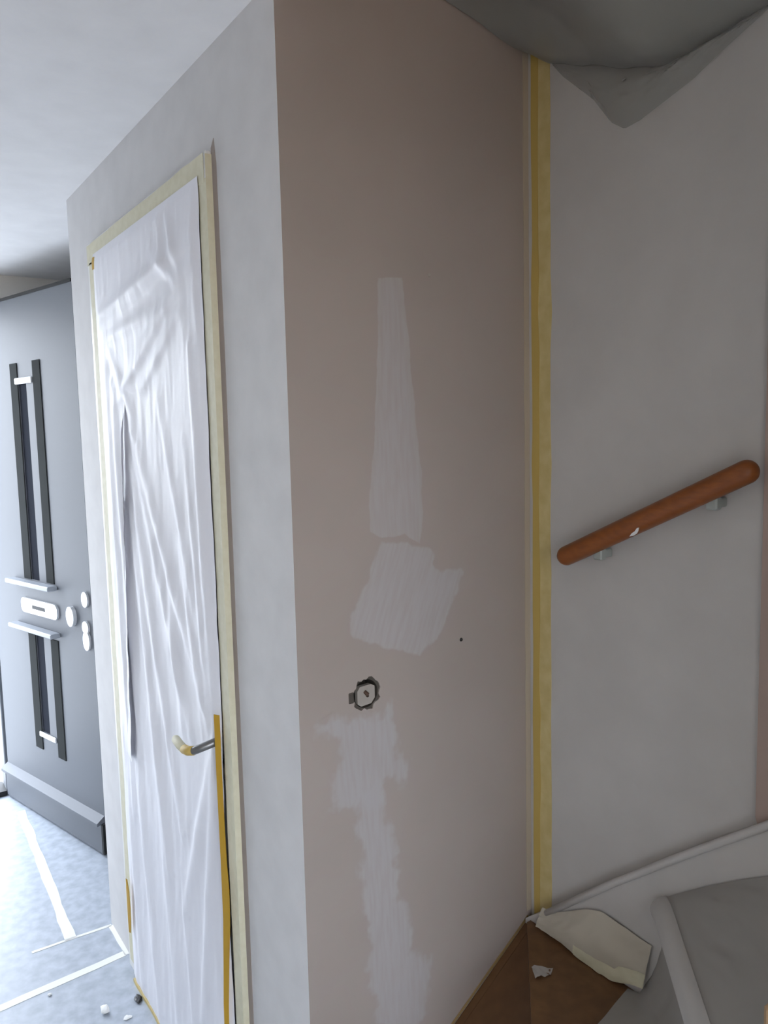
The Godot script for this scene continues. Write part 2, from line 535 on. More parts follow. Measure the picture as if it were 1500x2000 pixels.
func build_entrance() -> void:
	# entrance wall with the doorway
	var st := begin()
	var z0 := FRONT - 0.15
	add_box(st, Vector3(LEFT, 0, z0), Vector3(-1.06, H, FRONT))
	add_box(st, Vector3(-0.06, 0, z0), Vector3(0.45, H, FRONT))
	add_box(st, Vector3(-1.06, 2.36, z0), Vector3(-0.06, H, FRONT))
	struct(obj("wall_entrance", st, M.plain_wall), "wall around the front door opening", "wall")
	# leaf: local x runs from the hinge to the lock edge, local z out of the face that shows
	var door := Node3D.new()
	door.name = numbered("door_1")
	add_child(door)
	struct(door, "open grey front door with narrow dark windows and a white letter plate", "door")
	var root := Transform3D(Basis(Vector3(0.2525, 0, 0.9676), Vector3.UP, Vector3(-0.9676, 0, 0.2525)), Vector3(-0.1088, 0.01, FRONT))
	door.transform = root
	# frame stays with the wall
	var inv := root.affine_inverse()
	st = begin()
	add_box(st, Vector3(-1.06, 0, FRONT - 0.12), Vector3(-1.0, 2.36, FRONT - 0.02), 0.004, inv)
	add_box(st, Vector3(-0.12, 0, FRONT - 0.12), Vector3(-0.06, 2.36, FRONT - 0.02), 0.004, inv)
	add_box(st, Vector3(-1.0, 2.31, FRONT - 0.12), Vector3(-0.12, 2.36, FRONT - 0.02), 0.004, inv)
	obj("door_frame", st, M.door_grey, door)
	boxed_in("door_sill", Vector3(-1.0, 0, FRONT - 0.14), Vector3(-0.12, 0.025, FRONT - 0.01), M.gasket, door, inv)
	# leaf with two window openings
	var lw := 0.878
	var lh := 2.30
	var t := 0.045
	var wins := [[0.385, 1.095, 0.456, 1.94], [0.385, 0.405, 0.456, 0.85]]
	st = begin()
	add_box(st, Vector3(0, 0, -t), Vector3(0.385, lh, 0))
	add_box(st, Vector3(0.456, 0, -t), Vector3(lw, lh, 0))
	add_box(st, Vector3(0.385, 0, -t), Vector3(0.456, 0.405, 0))
	add_box(st, Vector3(0.385, 0.85, -t), Vector3(0.456, 1.095, 0))
	add_box(st, Vector3(0.385, 1.94, -t), Vector3(0.456, lh, 0))
	obj("leaf", st, M.door_grey, door)
	for q in wins:
		boxed("glass_pane", Vector3(q[0], q[1], -0.012), Vector3(q[2], q[3], -0.004), M.dark_glass, door)
		for x in [0.320, 0.524]:
			var lo: float = q[1] - (0.085 if q[1] < 0.8 else 0.0)
			var hi: float = q[3] + (0.09 if q[1] > 0.8 else 0.0)
			boxed("window_bar", Vector3(x, lo, 0), Vector3(x + 0.065, hi, 0.004), M.dark_metal, door, 0.001)
	boxed("window_lintel", Vector3(0.366, 1.940, 0.0), Vector3(0.516, 1.966, 0.009), M.white_metal, door, 0.003)
	boxed("window_lintel", Vector3(0.370, 0.382, 0.0), Vector3(0.516, 0.405, 0.009), M.white_metal, door, 0.003)
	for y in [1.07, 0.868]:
		boxed("ledge", Vector3(0.215, y, 0), Vector3(0.612, y + 0.02, 0.045), M.lit_ledge_grey, door, 0.004)
	# letter plate with its slot
	st = begin()
	var pl := []
	for k in 24:
		var a := TAU * k / 24.0
		var cx := 0.285 + 0.026 if cos(a) < 0 else 0.61 - 0.026
		var cy := 0.938 + 0.03 if sin(a) < 0 else 1.012 - 0.03
		pl.append(V(cx + 0.026 * cos(a), cy + 0.026 * sin(a)))
	prism_xy(st, pl, 0.0, 0.01)
	var plate := obj("letter_plate", st, M.white_metal, door)
	plate.set_meta("label", "white metal letter plate")
	boxed("letter_slot", Vector3(0.39, 0.966, 0.0095), Vector3(0.505, 0.982, 0.0108), M.gasket, plate)
	# lock furniture
	for q in [["lock_rosette", 0.84, 1.06, 0.024, 0.032], ["lock_rosette", 0.833, 0.945, 0.024, 0.026], ["lock_plate", 0.835, 0.89, 0.025, 0.04]]:
		st = begin()
		var o := []
		for k in 20:
			o.append(V(q[1] + cos(TAU * k / 20.0) * q[3], q[2] + sin(TAU * k / 20.0) * q[4]))
		prism_xy(st, o, 0.0, 0.009)
		obj(q[0], st, M.white_metal, door)
	st = begin()
	var knob := []
	for k in 20:
		knob.append(V(0.727 + cos(TAU * k / 20.0) * 0.030, 0.977 + sin(TAU * k / 20.0) * 0.042))
	prism_xy(st, knob, 0.0, 0.016)
	obj("pull_rosette", st, M.white_metal, door)
	# weather bar and kick plate
	st = begin()
	var prof := [V(0.0, 0.135), V(0.034, 0.128), V(0.034, 0.140), V(0.0, 0.162)]
	var o3 := PackedVector3Array()
	for q in prof:
		o3.append(Vector3(0.0, q.y, q.x))
	add_prism(st, o3, Vector3(lw - 0.002, 0, 0), PackedVector2Array(prof))
	obj("weather_bar", st, M.door_grey, door)
	boxed("kick_plate", Vector3(0.0, 0.0, 0.0), Vector3(lw, 0.128, 0.012), M.door_grey, door, 0.002)
	boxed("dark_edge", Vector3(lw - 0.010, 0.0, -t), Vector3(lw + 0.004, 0.126, 0.013), M.gasket, door)  # dark piece at the foot of the lock edge
	boxed("top_seal", Vector3(0.0, lh, -t), Vector3(lw, lh + 0.012, 0.004), M.gasket, door)

func boxed_in(called: String, lo: Vector3, hi: Vector3, m: Material, parent: Node, frame: Transform3D) -> MeshInstance3D:
	var st := begin()
	add_box(st, lo, hi, 0.0, frame)
	return obj(called, st, m, parent)

func build_outside() -> void:
	tag(boxed("pavement", Vector3(-9, -0.22, -14), Vector3(6, -0.05, FRONT - 0.15), M.pavement), "pale pavement outside the open front door", "pavement")
	tag(boxed("bounce_ground", Vector3(-6, -0.22, REAR + 0.1), Vector3(6, -0.05, 12), M.warm_bounce), "warm ground added outside the rear opening to bounce light in", "bounce_ground")  # added slab, warms the light bounced through the rear opening

# ridge of a fold: p is (z, y); returns height of the fold running from a to b
func fold(p: Vector2, a: Vector2, b: Vector2, width: float, amp: float) -> float:
	var ab := b - a
	var t := clampf((p - a).dot(ab) / ab.length_squared(), 0.0, 1.0)
	var c := a + ab * t
	var side := (p - c).cross(ab.normalized())
	var d := p.distance_to(c)
	var fade := 1.0 if t > 0.0 and t < 1.0 else exp(-d * d / (width * width))
	var w := width * (0.7 if side > 0.0 else 1.2)
	return amp * exp(-side * side / (w * w)) * fade * (0.35 + 0.65 * sin(PI * clampf(t, 0.05, 0.95)))

func build_closet_door() -> void:
	var door := Node3D.new()
	door.name = numbered("door_2")
	add_child(door)
	struct(door, "closet door under plastic film in a casing masked with pale tape", "door")
	boxed("leaf", Vector3(0.004, 0.01, -1.112), Vector3(0.044, 2.222, -0.328), M.gloss_white, door, 0.002)
	# casing
	var st := begin()
	add_box(st, Vector3(-0.014, 0, -0.33), Vector3(0.0, 2.28, -0.286), 0.003)
	add_box(st, Vector3(-0.014, 0, -1.19), Vector3(0.0, 2.28, -1.108), 0.003)
	add_box(st, Vector3(-0.014, 2.222, -1.108), Vector3(0.0, 2.28, -0.33), 0.003)
	obj("casing", st, M.gloss_white, door)
	st = begin()
	add_box(st, Vector3(0.0, 0, -0.328), Vector3(0.1, 2.235, -0.315))
	add_box(st, Vector3(0.0, 0, -1.12), Vector3(0.1, 2.235, -1.112))
	add_box(st, Vector3(0.0, 2.222, -1.112), Vector3(0.1, 2.235, -0.328))
	obj("jamb", st, M.gloss_white, door)
	# lever: out of the leaf, then round towards the hinges
	var lever := Node3D.new()
	lever.name = "lever_handle"
	door.add_child(lever, true)
	var path := [Vector3(-0.004, 1.028, -0.348), Vector3(-0.03, 1.024, -0.350), Vector3(-0.055, 1.018, -0.355), Vector3(-0.068, 1.011, -0.366), Vector3(-0.075, 1.006, -0.385)]
	st = begin()
	add_tube(st, path, [0.0095, 0.0095, 0.0092, 0.0092, 0.0092], 14)
	obj("lever_neck", st, M.steel, lever)
	st = begin()
	add_tube(st, [Vector3(-0.069, 1.0105, -0.368), Vector3(-0.075, 1.006, -0.385), Vector3(-0.077, 1.004, -0.405)], [0.0104, 0.0106, 0.0104], 14)
	obj("lever_wrap", st, M.deep_yellow_tape, lever)
	st = begin()
	add_tube(st, [Vector3(-0.077, 1.004, -0.402), Vector3(-0.077, 1.005, -0.43), Vector3(-0.075, 1.008, -0.462), Vector3(-0.074, 1.009, -0.472)], [0.0101, 0.0103, 0.0100, 0.006], 14)
	obj("lever_wrap", st, M.pale_tape, lever)
	st = begin()
	add_tube(st, [Vector3(-0.002, 1.028, -0.348), Vector3(-0.012, 1.028, -0.348)], [0.022, 0.020], 20)
	obj("rosette", st, M.steel, door)
	st = begin()
	add_tube(st, [Vector3(-0.002, 0.955, -0.352), Vector3(-0.014, 0.955, -0.352)], [0.022, 0.019], 20)
	obj("key_rosette", st, M.steel, door)
	build_film()

func build_film() -> void:
	# thin masking film hung over the leaf: a wrinkled skin, higher where it is folded
	var n := FastNoiseLite.new()
	n.seed = 71; n.frequency = 1.0; n.fractal_octaves = 4
	var folds := [
		# a (z, y), b (z, y), width, height
		[V(-1.06, 2.02), V(-0.34, 2.13), 0.022, 0.012],
		[V(-1.06, 2.06), V(-0.50, 2.10), 0.014, 0.008],
		[V(-1.07, 1.98), V(-0.60, 2.00), 0.018, 0.008],
		[V(-0.95, 1.80), V(-0.36, 2.08), 0.02, 0.010],
		[V(-0.98, 1.86), V(-0.70, 1.83), 0.016, 0.008],
		[V(-0.72, 1.83), V(-0.45, 1.98), 0.016, 0.008],
		[V(-1.00, 1.95), V(-0.80, 1.76), 0.014, 0.007],
		[V(-0.56, 2.20), V(-0.52, 2.08), 0.014, 0.008],
		[V(-0.50, 2.20), V(-0.44, 2.07), 0.014, 0.009],
		[V(-0.62, 2.15), V(-0.46, 2.05), 0.012, 0.007],
		# fan of folds from under the swag down to the lever
		[V(-0.86, 1.80), V(-0.42, 1.10), 0.022, 0.014],
		[V(-0.84, 1.72), V(-0.50, 0.98), 0.020, 0.012],
		[V(-0.86, 1.64), V(-0.60, 0.70), 0.022, 0.013],
		[V(-0.88, 1.50), V(-0.70, 0.55), 0.022, 0.012],
		[V(-0.98, 1.85), V(-0.92, 0.80), 0.020, 0.014],
		[V(-1.04, 1.90), V(-1.00, 0.60), 0.022, 0.013],
		[V(-0.62, 1.80), V(-0.40, 1.20), 0.016, 0.008],
		[V(-0.40, 1.90), V(-0.36, 1.15), 0.014, 0.010],
		[V(-0.46, 1.70), V(-0.38, 1.10), 0.012, 0.008],
		[V(-0.52, 1.45), V(-0.40, 1.05), 0.016, 0.010],
		[V(-0.60, 1.35), V(-0.55, 0.95), 0.018, 0.010],
		[V(-0.36, 1.02), V(-0.60, 0.50), 0.024, 0.012],
		[V(-0.36, 0.98), V(-0.52, 0.25), 0.020, 0.010],
		[V(-0.78, 0.95), V(-0.70, 0.10), 0.026, 0.011],
		[V(-0.95, 0.80), V(-0.86, 0.05), 0.028, 0.012],
		[V(-1.05, 0.70), V(-1.02, 0.05), 0.022, 0.010],
		[V(-0.62, 0.60), V(-0.56, 0.05), 0.020, 0.008],
	]
	var rows := 260
	var cols := 110
	var grid := []
	for i in rows + 1:
		var y := lerpf(0.012, 2.238, float(i) / rows)
		var row := []
		for j in cols + 1:
			var u := float(j) / cols
			# the film is a little loose at the lever side below the handle
			var right := -0.325 - 0.010 * smoothstep(1.12, 0.95, y) + 0.006 * sin(y * 5.0) * smoothstep(1.0, 0.6, y)
			right -= 0.006 * n.get_noise_2d(y * 4.0, 3.0)
			var left := -1.118 + 0.006 * n.get_noise_2d(y * 4.0, 90.0)
			var z := lerpf(left, right, u)
			var p := V(z, y)
			var d := 0.006
			for f in folds:
				d += fold(p, f[0], f[1], f[2] * 1.25, f[3] * 0.7)
			d += 0.0022 * n.get_noise_2d(z * 16.0, y * 2.4) + 0.0006 * n.get_noise_2d(z * 40.0 + 40.0, y * 12.0)
			# taped edges lie on the casing
			var rim := smoothstep(0.0, 0.05, u) * smoothstep(0.0, 0.05, 1.0 - u) * smoothstep(0.0, 0.03, 2.238 - y)
			row.append(Vector3(-0.0165 - maxf(d, 0.0) * (0.15 + 0.85 * rim) - 0.004 * smoothstep(0.4, 0.0, y), y, z))
		grid.append(row)
	var st := begin()
	add_skin(st, grid, Vector3(-1, 0, 0))
	var film := thing("door_film", "crumpled white plastic masking film hung over the closet door", "plastic film", Vector3.ZERO)
	obj("film_sheet", st, M.film, film)
	# loose overlap with a free edge hanging down the hinge side
	grid = []
	for i in 91:
		var t := i / 90.0
		var y := lerpf(1.83, 0.775, t)
		var row := []
		var edge := -0.862 - 0.085 * t + 0.006 * n.get_noise_2d(t * 7.0, 11.0)
		for j in 13:
			var u := j / 12.0
			var z := lerpf(edge - 0.07 * t - 0.02, edge, u)
			var lift := 0.015 * u * smoothstep(0.0, 0.12, t) + 0.003 * n.get_noise_2d(z * 40.0, y * 6.0)
			row.append(Vector3(-0.0245 - lift, y, z))
		grid.append(row)
	st = begin()
	add_skin(st, grid, Vector3(-1, 0, 0))
	obj("film_overlap", st, M.film, film)

func wavy_strip(st: SurfaceTool, a: Vector3, b: Vector3, across: Vector3, thick: Vector3, wob: float, sd: int, parts := 24) -> void:
	var n := FastNoiseLite.new()
	n.seed = sd; n.frequency = 1.0; n.fractal_octaves = 2
	var la := []
	var lb := []
	for k in parts + 1:
		var t := float(k) / parts
		var c := a.lerp(b, t)
		var lengthy := a.distance_to(b) * t
		la.append(c + across * wob * n.get_noise_2d(lengthy * 6.0, 1.0))
		lb.append(c + across * (1.0 + wob * n.get_noise_2d(lengthy * 6.0, 70.0)))
	for k in parts:
		var mid: Vector3 = (la[k] + lb[k + 1] + thick) * 0.5 - thick * 0.0
		mid = (la[k] + lb[k] + la[k + 1] + lb[k + 1]) * 0.25 + thick * 0.5
		quad_out(st, la[k] + thick, la[k + 1] + thick, lb[k + 1] + thick, lb[k] + thick, mid)
		quad_out(st, la[k], la[k + 1], lb[k + 1], lb[k], mid)
		quad_out(st, la[k], la[k + 1], la[k + 1] + thick, la[k] + thick, mid)
		quad_out(st, lb[k], lb[k + 1], lb[k + 1] + thick, lb[k] + thick, mid)
	for k in [0, parts]:
		quad_out(st, la[k], lb[k], lb[k] + thick, la[k] + thick, (la[parts / 2] + lb[parts / 2]) * 0.5)

func strip(called: String, m: Material, label: String, a: Vector3, b: Vector3, across: Vector3, thick: Vector3, wob: float, sd: int, group := "") -> Node:
	var st := begin()
	wavy_strip(st, a, b, across, thick, wob, sd)
	return tag(obj(called, st, m), label, "tape", group)

func build_staircase() -> void:
	var s := thing("staircase", "brown wooden winder stairs turning up along the stairwell wall", "staircase")
	var tread3 := [V(W - 0.024, 0.02), V(0.575, 0.02), V(0.40, 0.20), V(0.20, 0.40), V(0.26, 0.45), V(0.45, 0.39), V(W - 0.024, 0.34)]
	var st := begin()
	prism_xz(st, tread3, 0.515, 0.035)
	obj("tread", st, M.stair_wood, s)
	st = begin()
	prism_xz(st, [V(0.565, 0.045), V(0.40, 0.215), V(0.22, 0.40), V(0.24, 0.42), V(0.42, 0.235), V(0.575, 0.07)], 0.33, 0.185)
	obj("riser", st, M.stair_wood, s)
	st = begin()
	prism_xz(st, [V(0.57, 0.025), V(0.30, 0.025), V(0.29, 0.35), V(0.36, 0.37), V(0.57, 0.20)], 0.295, 0.035)
	obj("tread", st, M.stair_wood, s)
	boxed("riser", Vector3(0.31, 0.15, 0.025), Vector3(0.33, 0.295, 0.34), M.stair_wood, s)
	boxed("tread", Vector3(0.065, 0.115, 0.025), Vector3(0.33, 0.15, 0.34), M.stair_wood, s)
	boxed("riser", Vector3(0.085, 0.0, 0.025), Vector3(0.105, 0.115, 0.32), M.stair_wood, s)
	# wall string along the taupe wall
	st = begin()
	prism_xy(st, [V(0.004, 0.0), V(0.004, 0.148), V(0.369, 0.387), V(0.588, 0.534), V(0.588, 0.0)], 0.0018, 0.018)
	obj("wall_string", st, M.stair_wood, s)
	# brown board laid down the lower steps, level with the top of the string
	var board := []
	for k in 25:
		var x := lerpf(0.586, 0.03, k / 24.0)
		var row := []
		for q in 9:
			var f := q / 8.0
			row.append(Vector3(x, 0.532 - 0.666 * (0.586 - x) + 0.004 * sin(f * 9.0 + x * 14.0) * f, lerpf(0.0205, 0.36, f)))
		board.append(row)
	st = begin()
	add_skin(st, board, Vector3(-0.55, 0.83, 0), 0.003)
	obj("covering_board", st, M.stair_wood, s)
	# next steps under the cover
	st = begin()
	prism_xz(st, [V(W - 0.03, 0.43), V(0.16, 0.86), V(0.16, 0.88), V(W - 0.03, 0.45)], 0.55, 0.16)
	obj("riser", st, M.stair_wood, s)
	st = begin()
	prism_xz(st, [V(W - 0.03, 0.41), V(0.16, 0.83), V(0.16, 1.0), V(W - 0.03, 0.66)], 0.70, 0.035)
	obj("tread", st, M.stair_wood, s)
	st = begin()
	prism_xz(st, [V(W - 0.03, 0.70), V(0.16, 1.02), V(0.16, 1.04), V(W - 0.03, 0.72)], 0.735, 0.15)
	obj("riser", st, M.stair_wood, s)
	st = begin()
	prism_xz(st, [V(W - 0.03, 0.70), V(0.16, 1.02), V(0.16, 1.3), V(W - 0.03, 1.3)], 0.885, 0.035)
	obj("tread", st, M.stair_wood, s)
	# string on the stairwell wall, painted like the wall, with a bead on top
	var line := [V(0.002, 0.545), V(0.071, 0.602), V(0.24, 0.752), V(0.418, 0.90), V(0.565, 1.017), V(1.3, 1.60)]
	var prof := []
	for q in line:
		prof.append(q)
	prof.append(V(1.3, 0.0))
	prof.append(V(0.002, 0.0))
	st = begin()
	prism_zy(st, prof, W - 0.0225, 0.0215)
	obj("painted_string", st, M.stair_paint, s).set_meta("label", "wall string painted off-white")
	st = begin()
	var path := []
	var rad := []
	for k in range(1, line.size()):
		path.append(Vector3(W - 0.024, line[k].y - 0.008, line[k].x)); rad.append(0.008)
	add_tube(st, path, rad, 10)
	obj("string_bead", st, M.stair_paint, s)
	# newel that the winders turn round
	boxed("newel_post", Vector3(0.295, 0.0, 0.728), Vector3(0.365, 0.925, 0.798), M.newel_wood, s, 0.006).set_meta("label", "pale wooden newel post")
	build_cover()

func build_cover() -> void:
	var n := FastNoiseLite.new()
	n.seed = 91; n.frequency = 1.0; n.fractal_octaves = 3
	# nosing from the wall to the newel side; behind it the cover climbs, in front it hangs to the tread
	var grid := []
	var cols := 40
	for j in cols + 1:
		var t := float(j) / cols
		var nose := Vector3(0.586, 0.804, 0.384).lerp(Vector3(0.145, 0.79, 0.832), t)
		if t < 0.12:
			nose.y -= 0.012 * pow(1.0 - t / 0.12, 2.0)
		var foot := Vector3(0.585, 0.5535, 0.325).lerp(Vector3(0.36, 0.5535, 0.60), t)
		var hem := Vector3(0.580, 0.5525, 0.300).lerp(Vector3(0.10, 0.5525, 0.400), minf(t * 1.5, 1.0))
		var back := Vector3(0.583, 0.96, 0.66).lerp(Vector3(0.16, 0.94, 1.10), t)
		if t < 0.25:
			back = back.lerp(Vector3(0.583, 0.962, 0.64), 1.0 - t / 0.25)
		var row := []
		var out := (Vector3(-0.69, 0, -0.72)).normalized()
		var key := [hem, hem.lerp(foot, 0.5), foot]
		for k in 3:
			row.append(key[k] + Vector3.UP * 0.004 * absf(n.get_noise_2d(t * 9.0, k * 3.0)))
		var rr := 0.030
		var hub := nose - Vector3.UP * rr
		var upper := hub + out * (rr - 0.030)
		for k in range(1, 9):
			var f := k / 8.0
			row.append(foot.lerp(upper, f) - out * (0.010 * sin(f * PI)) + out * 0.008 * n.get_noise_2d(t * 7.0, 20.0 + f * 2.0))
		for k in range(0, 10):
			var a := -0.35 + (PI * 0.5 + 0.35) * k / 9.0
			row.append(hub + out * rr * cos(a) + Vector3.UP * rr * sin(a))
		var calm := smoothstep(0.0, 0.12, t)
		for k in range(1, 25):
			var f := k / 24.0
			var dip := 0.006 * n.get_noise_2d(t * 5.0, 40.0 + f * 4.0) * calm
			row.append(nose.lerp(back, f) - Vector3.UP * dip * smoothstep(0.0, 0.2, f) + Vector3.UP * 0.035 * f * (1.0 - f))
		grid.append(row)
	var st := begin()
	add_skin(st, grid, Vector3(-0.5, 0.8, -0.1))
	var cover := thing("stair_cover", "grey dust sheet draped over the winder steps beside the wall string", "dust sheet")
	obj("sheet", st, M.cover_cloth, cover)
	var band := []  # band along the nose, painted paler as if catching light
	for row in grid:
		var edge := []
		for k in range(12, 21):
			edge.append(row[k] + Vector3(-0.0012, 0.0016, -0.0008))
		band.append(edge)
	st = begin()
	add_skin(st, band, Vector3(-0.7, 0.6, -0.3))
	obj("lit_nosing", st, M.lit_nosing, cover)
	# masking paper that bellies out over the foot of the painted string
	grid = []
	for j in 31:
		var t := j / 30.0
		var zt := lerpf(0.060, 0.352, t)
		var top := 0.604 + 0.32 * smoothstep(0.0, 0.62, t) * 0.245 - 0.010 * smoothstep(0.6, 1.0, t)
		var low := 0.5545 + 0.004 * sin(t * 8.0) + 0.02 * smoothstep(0.75, 1.0, t)
		var row := []
		for i in 13:
			var f := i / 12.0
			var y := lerpf(low, top, f)
			var belly := 0.016 * sin(f * PI * 0.85 + 0.3) * sin(PI * clampf(t, 0.06, 0.94)) + 0.004 * n.get_noise_2d(t * 9.0, f * 3.0 + 60.0)
			row.append(Vector3(W - 0.026 - maxf(belly, 0.0) - 0.010 * (1.0 - f), y, zt - 0.012 * (1.0 - f)))
		grid.append(row)
	st = begin()
	add_skin(st, grid, Vector3(-1, 0.3, 0), 0.0006)
	var paper := thing("masking_paper", "cream masking paper taped along the foot of the painted stair string", "masking paper")
	obj("paper_sheet", st, M.masking_paper, paper)
	band = []
	for k in range(12, 31):
		var row := []
		var reach := 2 + int(2.5 * k / 30.0)
		for q in range(0, 5):
			row.append(grid[k][mini(q, reach)] + Vector3(-0.0012, 0.0006, 0))
		band.append(row)
	st = begin()
	add_skin(st, band, Vector3(-1, 0.3, 0))
	obj("paper_tape", st, M.pale_tape, paper)

func build_handrail() -> void:
	var a := Vector3(0.569, 1.438, 0.146)
	var b := Vector3(0.569, 1.624, 0.534)
	var rail := thing("handrail", "short brown wooden handrail with rounded ends on the stairwell wall", "handrail")
	var st := begin()
	add_capsule(st, a, b, 0.0205, 24)
	obj("rail", st, M.rail_wood, rail)
	var d := (b - a).normalized()
	for t in [0.20, 0.835]:
		var p := a.lerp(b, t)
		var br := Node3D.new()
		br.name = "bracket"
		rail.add_child(br, true)
		st = begin()
		add_box(st, p + Vector3(0.002, -0.038, -0.012), p + Vector3(0.020, -0.013, 0.010), 0.003)
		obj("saddle", st, M.bracket_grey, br)
		st = begin()
		add_box(st, p + Vector3(0.018, -0.034, -0.009), p + Vector3(W - 0.569 - 0.0005, -0.017, 0.007), 0.002)
		obj("arm", st, M.bracket_grey, br)
	# chip of white paint on the underside
	st = begin()
	var c := a.lerp(b, 0.455) + Vector3(-0.0105, -0.0172, 0)
	var o := PackedVector3Array()
	var f2 := PackedVector2Array()
	for q in [V(-0.014, -0.003), V(-0.006, 0.001), V(0.002, 0.002), V(0.010, 0.006), V(0.015, 0.005), V(0.009, -0.001), V(0.004, -0.004), V(-0.004, -0.005)]:
		o.append(c + d * q.x + Vector3(-0.7, 0.72, 0) * q.y * 1.2)
		f2.append(q)
	add_prism(st, o, Vector3(-0.0022, -0.0018, 0), f2)
	obj("paint_splash", st, M.filler_white, rail).set_meta("label", "splash of white paint")

func build_sheets() -> void:
	var n := FastNoiseLite.new()
	n.seed = 131; n.frequency = 1.0; n.fractal_octaves = 3
	# height of the hung sheet where it meets the stairwell wall, over z
	var wz := [0.0, 0.076, 0.169, 0.266, 0.343, 0.442, 0.53, 0.75, 1.1, 1.6]
	var wy := [2.505, 2.455, 2.416, 2.374, 2.349, 2.355, 2.366, 2.42, 2.50, 2.56]
	var at_wall := func(z: float) -> float:
		for k in range(wz.size() - 1):
			if z <= wz[k + 1]:
				var t: float = (z - wz[k]) / (wz[k + 1] - wz[k])
				t = t * t * (3.0 - 2.0 * t) * 0.5 + t * 0.5
				return lerpf(wy[k], wy[k + 1], t)
		return wy[-1]
	var grid := []
	for i in 61:
		var z := 0.004 + 1.55 * pow(i / 60.0, 1.3)
		var row := []
		for j in 41:
			var u := j / 40.0
			var x := lerpf(0.006, W - 0.004, u)
			var edge0 := 2.505 + (0.611 - x) * 0.16 + 0.06 * pow(1.0 - u, 3.0)
			var yw: float = at_wall.call(z)
			var blend := smoothstep(0.0, 0.35, z)
			var y := lerpf(edge0, lerpf(2.60, yw, smoothstep(0.05, 1.0, u)), blend)
			y = lerpf(y, yw, smoothstep(0.75, 1.0, u))
			y += 0.018 * n.get_noise_2d(x * 5.0, z * 4.0) * smoothstep(0.0, 0.1, z) * (1.0 - u)
			row.append(Vector3(x, y, z))
		grid.append(row)
	var st := begin()
	add_skin(st, grid, Vector3(0, -1, 0))
	var sheet := thing("overhead_sheet", "grey translucent plastic sheet sagging across the stairwell opening", "plastic sheet")
	obj("sheet", st, M.clear_sheet, sheet)
	# loose corner that hangs down the wall
	var low := [[0.076, 2.452], [0.103, 2.42], [0.182, 2.347], [0.225, 2.29], [0.256, 2.268], [0.29, 2.272], [0.344, 2.288], [0.40, 2.305], [0.443, 2.326], [0.53, 2.362], [0.60, 2.395]]
	grid = []
	for k in 81:
		var z := lerpf(0.077, 0.598, k / 80.0)
		var yl := 2.3
		for q in range(low.size() - 1):
			if z >= low[q][0] and z <= low[q + 1][0]:
				yl = lerpf(low[q][1], low[q + 1][1], (z - low[q][0]) / (low[q + 1][0] - low[q][0]))
		var yt: float = maxf(at_wall.call(z) + 0.002, yl + 0.001)
		var row := []
		for i in 25:
			var f := i / 24.0
			var y := lerpf(yt, yl, f)
			var puff := 0.022 * sin(f * PI) * smoothstep(0.1, 0.22, z) * smoothstep(0.55, 0.40, z) + 0.012 * absf(n.get_noise_2d(z * 16.0 + f * 3.0, y * 22.0)) * sin(f * PI)
			row.append(Vector3(W - 0.006 - puff, y, z))
		grid.append(row)
	st = begin()
	add_skin(st, grid, Vector3(-1, 0, 0))
	obj("loose_corner", st, M.clear_flap, sheet)

